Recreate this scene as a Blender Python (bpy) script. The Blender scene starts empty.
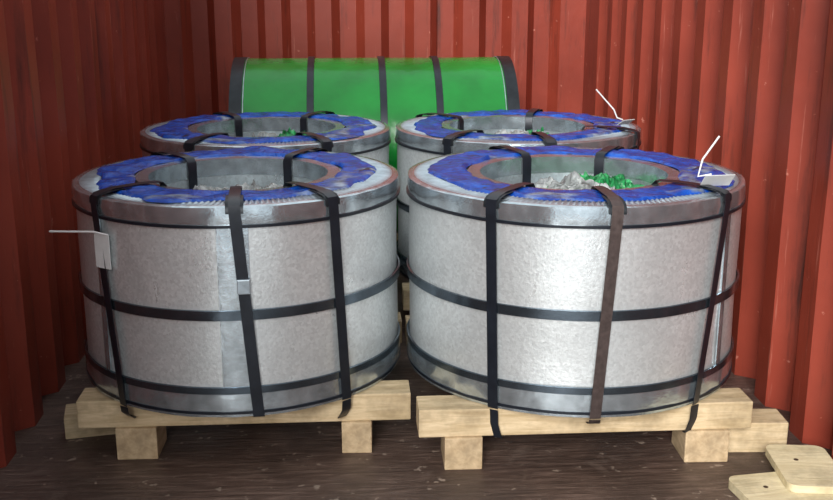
import bpy, bmesh, math, random
from mathutils import Vector, noise, Matrix
random.seed(4)
S=bpy.context.scene
try: S.view_settings.view_transform='Standard'
except Exception: pass

# ------------------------------------------------------------ materials
def mat(name):
    m=bpy.data.materials.new(name); m.use_nodes=True
    nt=m.node_tree; b=nt.nodes['Principled BSDF']
    return m,nt,b
def N(nt,t,**k):
    n=nt.nodes.new(t)
    for a,v in k.items():
        if hasattr(n,a): setattr(n,a,v)
        else: n.inputs[a.replace('_',' ')].default_value=v
    return n
def coords(nt,scale=(1,1,1),rot=(0,0,0)):
    c=N(nt,'ShaderNodeTexCoord'); mp=N(nt,'ShaderNodeMapping')
    mp.inputs['Scale'].default_value=scale; mp.inputs['Rotation'].default_value=rot
    nt.links.new(c.outputs['Object'],mp.inputs['Vector']); return mp.outputs['Vector']
def noi(nt,vec,scale,detail=4,rough=.55,dist=0):
    n=N(nt,'ShaderNodeTexNoise'); n.inputs['Scale'].default_value=scale; n.inputs['Detail'].default_value=detail
    n.inputs['Roughness'].default_value=rough; n.inputs['Distortion'].default_value=dist
    nt.links.new(vec,n.inputs['Vector']); return n.outputs['Fac']
def ramp(nt,fac,stops):
    r=N(nt,'ShaderNodeValToRGB'); e=r.color_ramp.elements
    while len(e)<len(stops): e.new(.5)
    for i,(p,c) in enumerate(stops):
        e[i].position=p; e[i].color=(c[0],c[1],c[2],1) if hasattr(c,'__len__') else (c,c,c,1)
    nt.links.new(fac,r.inputs['Fac']); return r.outputs['Color']
def mix(nt,fac,a,b,mode='MIX'):
    n=N(nt,'ShaderNodeMix'); n.data_type='RGBA'; n.blend_type=mode
    if isinstance(fac,(int,float)): n.inputs[0].default_value=fac
    else: nt.links.new(fac,n.inputs[0])
    for i,v in ((6,a),(7,b)):
        if hasattr(v,'__len__'): n.inputs[i].default_value=(v[0],v[1],v[2],1)
        else: nt.links.new(v,n.inputs[i])
    return n.outputs[2]
def bump(nt,b,h,strength,dist=.01):
    n=N(nt,'ShaderNodeBump'); n.inputs['Strength'].default_value=strength; n.inputs['Distance'].default_value=dist
    nt.links.new(h,n.inputs['Height']); nt.links.new(n.outputs['Normal'],b.inputs['Normal'])
def rgh(nt,b,fac,lo,hi):
    c=ramp(nt,fac,[(.3,lo),(.7,hi)]); nt.links.new(c,b.inputs['Roughness'])

def m_red():
    m,nt,b=mat('container_paint'); v=coords(nt)
    big=noi(nt,v,1.6,5,.6); c=ramp(nt,big,[(.3,(.18,.026,.014)),(.7,(.28,.045,.025))])
    vs=coords(nt,(9,9,.8)); st=noi(nt,vs,2,6,.7); k=ramp(nt,st,[(.54,0),(.74,1)])
    c=mix(nt,k,c,(.075,.018,.012))
    vs2=coords(nt,(30,30,1.2)); st2=noi(nt,vs2,1.5,5,.7); k=ramp(nt,st2,[(.62,0),(.70,.8)])
    c=mix(nt,k,c,(.42,.14,.10))
    sp=noi(nt,v,26,3,.6); k2=ramp(nt,sp,[(.70,0),(.74,1)])
    c=mix(nt,k2,c,(.42,.14,.10))
    nt.links.new(c,b.inputs['Base Color']); b.inputs['Roughness'].default_value=.42; b.inputs['Specular IOR Level'].default_value=.4
    bump(nt,b,noi(nt,v,12,4),.15,.01); return m
def m_floor():
    m,nt,b=mat('plywood_floor'); v=coords(nt,(2.2,22,1)); g=noi(nt,v,3,8,.7,.3)
    c=ramp(nt,g,[(.25,(.036,.022,.017)),(.5,(.11,.070,.055)),(.75,(.26,.18,.145))])
    v2=coords(nt); d=noi(nt,v2,2.6,7,.7,.5); k=ramp(nt,d,[(.40,0),(.60,1)])
    c=mix(nt,k,c,mix(nt,.65,c,(.036,.022,.017)))
    k4=ramp(nt,noi(nt,v2,5,6,.7,.4),[(.60,0),(.74,.45)]); c=mix(nt,k4,c,(.27,.20,.16))
    s=noi(nt,v2,30,3,.5); k3=ramp(nt,s,[(.66,0),(.70,1)]); c=mix(nt,k3,c,(.26,.20,.16))
    nt.links.new(c,b.inputs['Base Color']); rgh(nt,b,d,.26,.5)
    bump(nt,b,g,.6,.01); return m
def m_wrap(name='galvanised_wrap',base=(.74,.78,.79),metal=.6):
    m,nt,b=mat(name); v=coords(nt)
    vo=N(nt,'ShaderNodeTexVoronoi'); vo.inputs['Scale'].default_value=130; nt.links.new(v,vo.inputs['Vector'])
    bw=N(nt,'ShaderNodeRGBToBW'); nt.links.new(vo.outputs['Color'],bw.inputs[0])
    c=ramp(nt,bw.outputs[0],[(0.1,tuple(x*.88 for x in base)),(.9,tuple(min(1,x*1.13) for x in base))])
    cl=noi(nt,v,3.5,8,.7,.4); k=ramp(nt,cl,[(.40,0),(.72,.6)])
    c=mix(nt,k,c,tuple(x*.64 for x in base))
    nt.links.new(c,b.inputs['Base Color']); b.inputs['Metallic'].default_value=metal
    rgh(nt,b,cl,.25,.42); bump(nt,b,noi(nt,v,120,3,.6),.3,.003); return m
def m_metal(name,col,rough,metal=1,bs=.15,sc=25):
    m,nt,b=mat(name); v=coords(nt); n=noi(nt,v,sc,4,.6)
    c=ramp(nt,n,[(.3,tuple(x*.7 for x in col)),(.7,tuple(min(1,x*1.2) for x in col))])
    nt.links.new(c,b.inputs['Base Color']); b.inputs['Metallic'].default_value=metal
    b.inputs['Roughness'].default_value=rough; bump(nt,b,n,bs,.004); return m
def m_film_blue():
    m,nt,b=mat('blue_film'); v=coords(nt); n=noi(nt,v,3.0,3,.6,.6)
    blue=ramp(nt,noi(nt,v,14,5,.65,.8),[(.32,(.003,.030,.20)),(.55,(.004,.070,.42)),(.78,(.03,.16,.62))])
    grey=ramp(nt,noi(nt,v,22,4,.6),[(.3,(.03,.05,.09)),(.7,(.36,.43,.54))])
    k=ramp(nt,n,[(.56,0),(.61,1)]); c=mix(nt,k,blue,grey)
    w=ramp(nt,noi(nt,v,20,6,.75,2.0),[(.64,0),(.70,.8)]); c=mix(nt,w,c,(.45,.55,.72))
    t=noi(nt,coords(nt,(1,1,1)),9,2,.4); k2=ramp(nt,t,[(.67,0),(.69,1)]); c=mix(nt,k2,c,(.012,.016,.03))
    nt.links.new(c,b.inputs['Base Color'])
    b.inputs['Roughness'].default_value=.24; b.inputs['Specular IOR Level'].default_value=.35
    bump(nt,b,noi(nt,v,16,5,.6,1.0),.8,.018); return m
def m_film(name,a,bb,trans=0):
    m,nt,b=mat(name); v=coords(nt); n=noi(nt,v,22,5,.6,1.2)
    nt.links.new(ramp(nt,n,[(.35,a),(.65,bb)]),b.inputs['Base Color']); b.inputs['Roughness'].default_value=.14
    b.inputs['Transmission Weight'].default_value=trans; bump(nt,b,n,.8,.02); return m
def m_green():
    m,nt,b=mat('green_coated_steel'); v=coords(nt); n=noi(nt,v,2.2,4,.6)
    nt.links.new(ramp(nt,n,[(.3,(.001,.12,.012)),(.7,(.004,.26,.030))]),b.inputs['Base Color'])
    rgh(nt,b,n,.16,.28); bump(nt,b,noi(nt,v,6,3),.35,.02); return m
def m_wood(name,a,bb,sc=(2,18,18)):
    m,nt,b=mat(name); v=coords(nt,sc); n=noi(nt,v,3,7,.65,.5)
    c=ramp(nt,n,[(.3,a),(.65,bb)])
    v2=coords(nt); k=ramp(nt,noi(nt,v2,7,4,.7),[(.46,0),(.78,.8)]); c=mix(nt,k,c,tuple(x*.45 for x in a))
    nt.links.new(c,b.inputs['Base Color']); b.inputs['Roughness'].default_value=.75; bump(nt,b,n,.45,.006); return m
def m_plain(name,col,rough=.5,metal=0):
    m,nt,b=mat(name); v=coords(nt)
    nt.links.new(ramp(nt,noi(nt,v,30,3),[(.3,tuple(x*.85 for x in col)),(.7,col)]),b.inputs['Base Color'])
    b.inputs['Roughness'].default_value=rough; b.inputs['Metallic'].default_value=metal; return m

RED=m_red(); FLOOR=m_floor(); WRAP=m_wrap(); INNER=m_wrap('galvanised_core',(.66,.75,.79),.8)
GUARD=m_metal('galvanised_edge_guard',(.54,.62,.67),.2,.85,.45,20)
TEETH=m_metal('crimped_steel',(.42,.49,.54),.3,.7,.2,22)
BAND=m_metal('steel_band',(.12,.155,.19),.2,.9,.15,10); STRAP=m_metal('black_strap',(.014,.018,.026),.33,.3,.05)
RUST=m_metal('rusty_strap',(.10,.075,.07),.4,.6,.2,60)
BLUE=m_film_blue(); CLEAR=m_film('clear_film',(.20,.22,.22),(.72,.76,.76),.4)
GFILM=m_film('green_film',(.004,.09,.025),(.04,.42,.13)); GREEN=m_green()
BLACKG=m_metal('dark_edge_guard',(.02,.025,.03),.4,.5,.2)
WOOD=m_wood('pine_wood',(.44,.32,.17),(.70,.55,.35)); WOODY=m_wood('pine_wood_end',(.40,.28,.155),(.66,.50,.31),(12,2,12))
PLY=m_wood('pale_board',(.58,.48,.28),(.76,.66,.43))
WHITE=m_plain('white_plastic',(.8,.8,.8)); PAPER=m_plain('label_paper',(.72,.74,.74)); HOLE=m_plain('dark_hole',(.06,.035,.02))

# ------------------------------------------------------------ helpers
def link(o,parent=None):
    S.collection.objects.link(o)
    if parent: o.parent=parent
    return o
def mk(name,vs,fs,m,parent=None,smooth=True,split=35):
    me=bpy.data.meshes.new(name); me.from_pydata(vs,[],fs); me.update()
    bm=bmesh.new(); bm.from_mesh(me); bmesh.ops.recalc_face_normals(bm,faces=bm.faces); bm.to_mesh(me); bm.free()
    me.materials.append(m)
    o=link(bpy.data.objects.new(name,me),parent)
    if smooth:
        for p in me.polygons: p.use_smooth=True
        e=o.modifiers.new('split','EDGE_SPLIT'); e.split_angle=math.radians(split)
    return o
def empty(name,loc=(0,0,0),rz=0):
    e=bpy.data.objects.new(name,None); e.location=loc; e.rotation_euler=(0,0,rz); e.empty_display_size=.1
    return link(e)
def lathe(name,prof,m,parent,segs=160,closed=True,wob=0,seed=0,wf=3):
    vs=[];fs=[];n=len(prof)
    for i in range(segs):
        a=2*math.pi*i/segs
        for r,z in prof:
            d=0
            if wob:
                d=wob*noise.noise(Vector((math.cos(a)*wf+seed,math.sin(a)*wf,z*wf*1.5)))
            vs.append(((r+d)*math.cos(a),(r+d)*math.sin(a),z))
    for i in range(segs):
        j=(i+1)%segs
        for k in range(n if closed else n-1):
            l=(k+1)%n
            fs.append((i*n+k,j*n+k,j*n+l,i*n+l))
    return mk(name,vs,fs,m,parent)
def box(name,c,s,m,parent=None,rz=0,bev=.004,rx=0):
    bm=bmesh.new(); bmesh.ops.create_cube(bm,size=1)
    bmesh.ops.scale(bm,vec=s,verts=bm.verts)
    if bev: bmesh.ops.bevel(bm,geom=list(bm.edges),offset=bev,segments=2,affect='EDGES',profile=.6)
    me=bpy.data.meshes.new(name); bm.to_mesh(me); bm.free(); me.materials.append(m)
    o=bpy.data.objects.new(name,me); o.location=c; o.rotation_euler=(rx,0,rz); return link(o,parent)
def ribbon(name,pts,width,thick,m,parent,tang):
    vs=[];fs=[];n=len(pts)
    for i,p in enumerate(pts):
        t=tang(i).normalized()
        d=(pts[min(i+1,n-1)]-pts[max(i-1,0)]).normalized()
        nn=d.cross(t).normalized()
        for s,q in ((-.5,0),(.5,0),(.5,1),(-.5,1)):
            vs.append(p+t*width*s+nn*thick*q)
    for i in range(n-1):
        a=i*4;b=a+4
        for k in range(4): fs.append((a+k,a+(k+1)%4,b+(k+1)%4,b+k))
    fs.append((0,1,2,3)); fs.append((n*4-4,n*4-1,n*4-2,n*4-3))
    return mk(name,vs,fs,m,parent,True,50)
def tube(name,pts,r,m,parent):
    cu=bpy.data.curves.new(name,'CURVE'); cu.dimensions='3D'; cu.bevel_depth=r; cu.bevel_resolution=2
    sp=cu.splines.new('POLY'); sp.points.add(len(pts)-1)
    for i,p in enumerate(pts): sp.points[i].co=(*p,1)
    cu.materials.append(m); return link(bpy.data.objects.new(name,cu),parent)
def ridge(p): return 1-abs(noise.noise(p))*2
def crumple(name,r,z,amp,m,parent,seed,cx=0,cy=0,res=80,sx=1,sy=1):
    vs=[];fs=[];idx={}
    for i in range(res):
        for j in range(res):
            u=(i/(res-1)*2-1);v=(j/(res-1)*2-1)
            rr=math.hypot(u,v)
            lim=.88+.16*noise.noise(Vector((math.atan2(v,u)*1.5,seed,0)))
            if rr>lim: continue
            p=Vector((u*1.9+seed,v*1.9,seed*.3))
            q=Vector((noise.noise(p*1.3),noise.noise(p*1.3+Vector((5,5,5))),0))*.9
            h=ridge(p+q)*.5+ridge((p+q)*2.1)*.32+ridge(p*4.3)*.12
            idx[(i,j)]=len(vs); vs.append((cx+u*r*sx,cy+v*r*sy,z+amp*h*(1.15-rr*.8)))
    for i in range(res-1):
        for j in range(res-1):
            q=[(i,j),(i+1,j),(i+1,j+1),(i,j+1)]
            if all(k in idx for k in q): fs.append([idx[k] for k in q])
    return mk(name,vs,fs,m,parent,True,40)

def arcplate(name,R,a0,a1,z0,z1,e,m,P,n=10):
    vs=[];fs=[]
    for i in range(n+1):
        a=math.radians(a0+(a1-a0)*i/n)
        for rr,zz in((R,z0),(R+e,z0),(R+e,z1),(R,z1)): vs.append((rr*math.cos(a),rr*math.sin(a),zz))
    for i in range(n):
        for k in range(4): fs.append((i*4+k,i*4+4+k,i*4+4+(k+1)%4,i*4+(k+1)%4))
    fs+= [(0,1,2,3),(n*4,n*4+3,n*4+2,n*4+1)]
    return mk(name,vs,fs,m,P)
# ------------------------------------------------------------ steel coil
def steel_coil(x,y,R,r,zb,h,straps,seed,green=0,seams=()):
    P=empty('steel_coil',(x,y,0)); zt=zb+h
    prof=[(R-.004,zb)]+[(R,zb+.004+(h-.008)*k/14) for k in range(15)]+[(R-.004,zt),(r+.003,zt),(r,zt-.004),(r,zb+.004),(r+.003,zb)]
    lathe('coil_wrap',prof,WRAP,P,192,True,.0045,seed)
    lathe('core_liner',[(r-.002,zb+.01),(r-.002,zt-.002),(r-.006,zt-.002),(r-.006,zb+.01)],INNER,P,128)
    g=.005
    lathe('top_edge_guard',[(R+g,zt-.048),(R+g+.002,zt-.02),(R+g,zt+.002),(R-.002,zt+g),(R-.02,zt+g),(R-.02,zt+.001),(R,zt-.003),(R+.001,zt-.048)],GUARD,P,192,True,.003,seed+3,8)
    lathe('bottom_edge_guard',[(R+g,zb+.075),(R+g+.002,zb+.03),(R+g,zb+.001),(R-.03,zb-.001),(R-.03,zb+.001),(R+.001,zb+.003),(R+.001,zb+.075)],GUARD,P,192,True,.003,seed+5,8)
    lathe('inner_edge_guard',[(r-.008,zt-.05),(r-.008,zt+.006),(r+.03,zt+.008),(r+.03,zt+.002),(r-.004,zt+.001),(r-.004,zt-.05)],GUARD,P,160,True,.0015,seed+8,6)
    vs=[];fs=[];nt_=190
    for i in range(nt_*2):
        a=2*math.pi*i/(nt_*2); o=i%2
        for q,(rr,zz) in enumerate(((R-.015,zt+.005),(R-.04,zt+.006+.003*o),(R-.072-.010*o+.01*noise.noise(Vector((a*4,seed,1))),zt+.004+.006*(1-o)))):
            vs.append((rr*math.cos(a),rr*math.sin(a),zz))
    n2=nt_*2
    for i in range(n2):
        j=(i+1)%n2
        for k in range(2): fs.append((i*3+k,j*3+k,j*3+k+1,i*3+k+1))
    mk('crimped_flange',vs,fs,TEETH,P,False)
    vs=[];fs=[];sg=240;nr=14
    for i in range(sg):
        a=2*math.pi*i/sg
        ro=R-.052+.055*noise.noise(Vector((math.cos(a)*2.2+seed,math.sin(a)*2.2,7)))+.012*noise.noise(Vector((math.cos(a)*9+seed,math.sin(a)*9,7)))
        ri=r+.032+.02*noise.noise(Vector((math.cos(a)*3+seed,math.sin(a)*3,2)))
        for k in range(nr):
            t=k/(nr-1); rr=ri+(ro-ri)*t
            p=Vector((rr*math.cos(a)*9+seed,rr*math.sin(a)*9,seed))
            z=zt+.012+.012*abs(noise.noise(p))+.004*noise.noise(p*2.5)
            if k in(0,nr-1): z=zt+.008
            vs.append((rr*math.cos(a),rr*math.sin(a),z))
    for i in range(sg):
        j=(i+1)%sg
        for k in range(nr-1): fs.append((i*nr+k,j*nr+k,j*nr+k+1,i*nr+k+1))
    mk('blue_film',vs,fs,BLUE,P,True,60)
    def hb(nm,z,w,mm=BAND,e=.0085): lathe(nm,[(R+.003,z-w/2),(R+e,z-w/2+.001),(R+e,z+w/2-.001),(R+.003,z+w/2)],mm,P,192,True,.0015,seed+1,5)
    hb('middle_band',zb+h*.50,.030); hb('upper_band',zt-.05,.010,STRAP,.0095); hb('lower_band',zb+.08,.022,BAND); hb('base_band',zb+.014,.010,STRAP)
    for i,(a,wd) in enumerate(seams): arcplate('wrap_seam_%d'%(i+1),R+.001,a,a+wd,zb+.07,zt-.045,.004,GUARD,P)
    for si,(a0,a1,mm,seal) in enumerate(straps):
        a0=math.radians(a0);a1=math.radians(a1)
        cyl=[(r-.010,zb+.12),(r-.012,zt-.05),(r-.012,zt+.002),(r+.002,zt+.018)]
        for t in (.25,.5,.75): cyl.append((r+(R-r)*t,zt+.022))
        cyl+=[(R-.01,zt+.015),(R+.008,zt+.008),(R+.012,zt-.015),(R+.012,zt-.06)]
        for t in (.2,.35,.5,.65,.8): cyl.append((R+.0115,zt-.06-(h-.1)*t))
        cyl+=[(R+.012,zb+.01),(R+.011,zb+.001)]
        pts=[]
        for rr,zz in cyl:
            k=max(0,min(1,(zt-zz)/h)) if rr>R else 0
            a=a0+(a1-a0)*k
            pts.append(Vector((rr*math.cos(a),rr*math.sin(a),zz)))
        tg=lambda i,a0=a0:Vector((-math.sin(a0),math.cos(a0),0))
        ribbon('vertical_strap_%d'%(si+1),pts,.032,.0018,mm,P,tg)
        cp=[Vector((rr*math.cos(a0),rr*math.sin(a0),zz)) for rr,zz in((R-.075,zt+.018),(R-.03,zt+.017),(R-.004,zt+.012),(R+.0085,zt+.002),(R+.0095,zt-.014))]
        ribbon('corner_pad_%d'%(si+1),cp,.048,.002,BLACKG,P,tg)
        if seal:
            a=a0+(a1-a0)*.38
            box('strap_seal_%d'%(si+1),(math.cos(a)*(R+.016),math.sin(a)*(R+.016),zt-h*.36),(.008,.036,.042),TEETH,P,a,.003)
    crumple('crumpled_film',r*.95,zt-.120,.13,CLEAR,P,seed+2.3,0,.0)
    if green: crumple('green_film',r*.62*green,zt-.095,.11,GFILM,P,seed+9.1,r*.34,.05)
    return P

def skid(cx,yf,yb,w,fx,extra=(),tails=()):
    P=empty('wooden_skid',(cx,yf,0))
    D=yb-yf; FH=.10
    box('front_beam',(0,.055,FH+.0425),(w,.11,.085),WOOD,P)
    box('rear_beam',(0.01,D,FH+.0425),(w,.11,.085),WOOD,P)
    for i,(a,wid) in enumerate(fx):
        box('front_foot_%d'%(i+1),(a,.06,FH/2),(wid,.14,FH),WOODY,P,random.uniform(-.05,.05))
        box('rear_foot_%d'%(i+1),(a,D,FH/2),(wid,.16,FH),WOODY,P)
    box('centre_slat',(0,D/2+.03,FH+.04),(.12,D-.14,.075),WOODY,P)
    for i,(c,s,rz) in enumerate(extra): box('side_block_%d'%(i+1),c,s,WOOD,P,rz)
    for i,(c,R,a,mm,dz) in enumerate(tails):
        a=math.radians(a); pts=[]
        for rr,zz in((R+.011,.184),(R+.008,.184-dz*.5),(R-.012,.184-dz)):
            px=c[0]+rr*math.cos(a)-cx; py=c[1]+rr*math.sin(a)-yf
            pts.append(Vector((px,min(py,-.004),zz)))
        pts.append(pts[-1]+Vector((0,.02,-.004)))
        ribbon('strap_tail_%d'%(i+1),pts,.032,.0018,mm,P,lambda i,a=a:Vector((-math.sin(a),math.cos(a),0)))
    return P
def tag(P,loc,rz,tie,size=(.062,.002,.10),rx=0):
    E=bpy.data.objects.new('shipping_tag',None); E.location=loc; E.rotation_euler=(0,0,rz); link(E,P)
    box('label_card',(0,0,-size[2]/2*math.cos(rx)),size,PAPER,E,0,.0005,rx)
    tube('cable_tie',tie,.003,WHITE,E)

ZB=.187;H=.60;T=ZB+H
CL=(-.34,3.22);CR=(.705,3.17);DL=(-.33,4.27);DR=(.705,4.26)
K=STRAP
A=steel_coil(*CL,.493,.285,ZB,H,[(-137,-129,K,0),(-86,-81,K,1),(-54,-50,K,0),(60,60,K,0),(130,130,K,0)],1.3,0,[(-92,10),(-139,3)])
B=steel_coil(*CR,.515,.30,ZB,H,[(-127,-125,K,0),(-89,-93,RUST,0),(-47,-57,K,0),(60,60,K,0),(110,110,K,0)],5.7,1,[(-45,3)])
steel_coil(*DL,.50,.29,ZB,H,[(-120,-120,K,0),(-60,-60,K,0),(60,60,K,0),(120,120,K,0)],9.1,.7)
C=steel_coil(*DR,.50,.29,ZB,H,[(-130,-130,K,0),(-85,-85,K,0),(-30,-30,K,0),(70,70,K,0),(140,140,K,0)],12.4,.6)
skid(-.315,2.87,3.60,.98,[(-.32,.12),(.33,.09)],[((-.50,.22,.035),(.17,.12,.07),.2)],[(CL,.493,-129,K,.04),(CL,.493,-50,K,.06)])
skid(.68,2.74,3.56,.98,[(-.36,.11),(.36,.13)],[((.53,.10,.048),(.19,.11,.096),-.06)],[(CR,.515,-125,K,.085),(CR,.515,-57,K,.085),(CR,.515,-93,RUST,.02)])
skid(-.33,3.93,4.62,.98,[(-.35,.12),(.35,.12)])
skid(.70,3.93,4.62,.98,[(-.35,.12),(.35,.12)])
tag(A,(-.350,-.366,T-.095),-.66,[(.03,.0,.0),(-.02,-.01,.005),(-.09,-.03,.0),(-.16,-.05,-.005)])
tag(B,(.345,-.33,T+.055),0.1,[(-.02,0,-.0),(-.06,.0,-.005),(-.04,.02,.04),(.02,.05,.10)],size=(.09,.002,.05),rx=.75)
tag(C,(.40,-.22,T+.055),0.5,[(-.02,0,.0),(-.05,.0,.01),(-.05,.02,.04),(-.12,.05,.12)],size=(.06,.002,.04),rx=1.0)

# green coil (axis left-right)
def green_coil(x,y,R,L):
    P=empty('green_coil',(x,y,0)); zc=R+.085
    def T(o):
        o.rotation_euler=(0,math.pi/2,0); o.location=(0,0,zc); return o
    r=.25
    T(lathe('painted_shell',[(R,-L/2),(R,-L/4),(R,0),(R,L/4),(R,L/2),(r,L/2),(r,-L/2)],GREEN,P,160,True,.004,3))
    for s in(-1,1):
        T(lathe('end_guard',[(R+.006,s*(L/2-.055)),(R+.006,s*(L/2+.004)),(R-.05,s*(L/2+.006)),(R-.05,s*(L/2+.001)),(R+.001,s*(L/2+.001)),(R+.001,s*(L/2-.055))],BLACKG,P,160))
        T(lathe('crimped_collar',[(R+.002,s*(L/2-.058)),(R+.006,s*(L/2-.060)),(R+.006,s*(L/2-.063)),(R+.002,s*(L/2-.064))],TEETH,P,160))
        T(lathe('eye_guard',[(r-.004,s*(L/2-.04)),(r-.004,s*(L/2+.005)),(r+.04,s*(L/2+.005)),(r+.04,s*(L/2+.001)),(r,s*(L/2+.001)),(r,s*(L/2-.04))],BLACKG,P,120))
    for i,xx in enumerate((-.31,.04,.31)):
        T(lathe('girth_strap_%d'%(i+1),[(R+.001,xx-.017),(R+.008,xx-.016),(R+.008,xx+.016),(R+.001,xx+.017)],STRAP,P,160))
    for s in(-1,1):
        box('cradle_beam',(0,s*.26,.065),(L-.1,.12,.13),WOOD,P)
    return P
green_coil(.135,5.33,.455,1.38)

def board(c,s,rz,holes,rx=0):
    P=empty('wooden_board',c,rz)
    pts=[]
    w,d,t=s; n=8; cr=.03
    for cx,cy,a0 in((w/2-cr,d/2-cr,0),(-w/2+cr,d/2-cr,90),(-w/2+cr,-d/2+cr,180),(w/2-cr,-d/2+cr,270)):
        for i in range(n+1):
            a=math.radians(a0+90*i/n); pts.append((cx+cr*math.cos(a),cy+cr*math.sin(a)))
    m=len(pts); vs=[(a,b,0) for a,b in pts]+[(a,b,t) for a,b in pts]
    fs=[list(range(m)),list(range(m,2*m))]+[(i,(i+1)%m,m+(i+1)%m,m+i) for i in range(m)]
    mk('board_panel',vs,fs,PLY,P,False)
    for i,(a,b) in enumerate(holes):
        o=lathe('nail_hole_%d'%(i+1),[(.0,0),(.006,0),(.007,.001),(.0,.0015)],HOLE,P,20); o.location=(a,b,t+.0002)
board((1.215,2.50,.001),(.32,.22,.025),.12,[(-.08,.03),(.1,-.05)])
board((1.28,2.60,.027),(.17,.26,.022),-.12,[(-.02,.03)])

# ------------------------------------------------------------ container
XL,XR,YB,YF,ZH=-1.01,1.376,6.0,-.3,2.4
def corr(name,p0,dirv,nrm,length,pitch,depth):
    u=0;prof=[(0,0)]
    a=pitch*.33;s=pitch*.17
    u=.10
    while u<length-pitch:
        for w,d in((0,0),(s,1),(a,1),(s,0),(a,0)):
            u+=w; prof.append((u,d*depth))
    prof.append((length,0))
    q=[]
    for c in prof:
        if not q or (c[0]-q[-1][0])>1e-5: q.append(c)
    n=len(q); vs=[];fs=[]; nz=13
    for k in range(nz):
        z=ZH*k/(nz-1)
        for uu,d in q:
            w=.003*noise.noise(Vector((uu*3,z*3,pitch*40)))
            p=Vector(p0)+Vector(dirv)*uu+Vector(nrm)*(d+w); vs.append((p.x,p.y,z))
    for k in range(nz-1):
        for i in range(n-1): fs.append((k*n+i,k*n+i+1,(k+1)*n+i+1,(k+1)*n+i))
    return mk(name,vs,fs,RED,None,True,15)
corr('wall_left',(XL,YF,0),(0,1,0),(-1,0,0),YB-YF+.01,.285,.065)
corr('wall_right',(XR,YF,0),(0,1,0),(1,0,0),YB-YF+.01,.285,.065)
corr('wall_back',(XL-.01,YB,0),(1,0,0),(0,1,0),XR-XL+.02,.28,.07)
box('floor',((XL+XR)/2,(YB+YF)/2,-.02),(XR-XL+.2,YB-YF+.2,.04),FLOOR,None,0,0)

# ------------------------------------------------------------ light
w=bpy.data.worlds.new('sky'); S.world=w; w.use_nodes=True
bg=w.node_tree.nodes['Background']; bg.inputs[0].default_value=(.90,.96,1,1); bg.inputs[1].default_value=1.1
sun=bpy.data.lights.new('sun','SUN'); sun.energy=4.7; sun.angle=math.radians(28); sun.color=(1,.985,.955)
so=link(bpy.data.objects.new('sun',sun)); so.rotation_euler=(math.radians(65),0,math.radians(-17))

# ------------------------------------------------------------ camera
cam=bpy.data.cameras.new('camera'); co=link(bpy.data.objects.new('camera',cam)); S.camera=co
cam.sensor_width=36; cam.lens=44.7; co.location=(0,0,1.375)
co.rotation_euler=(math.radians(90-14.6),0,-math.radians(3.83))
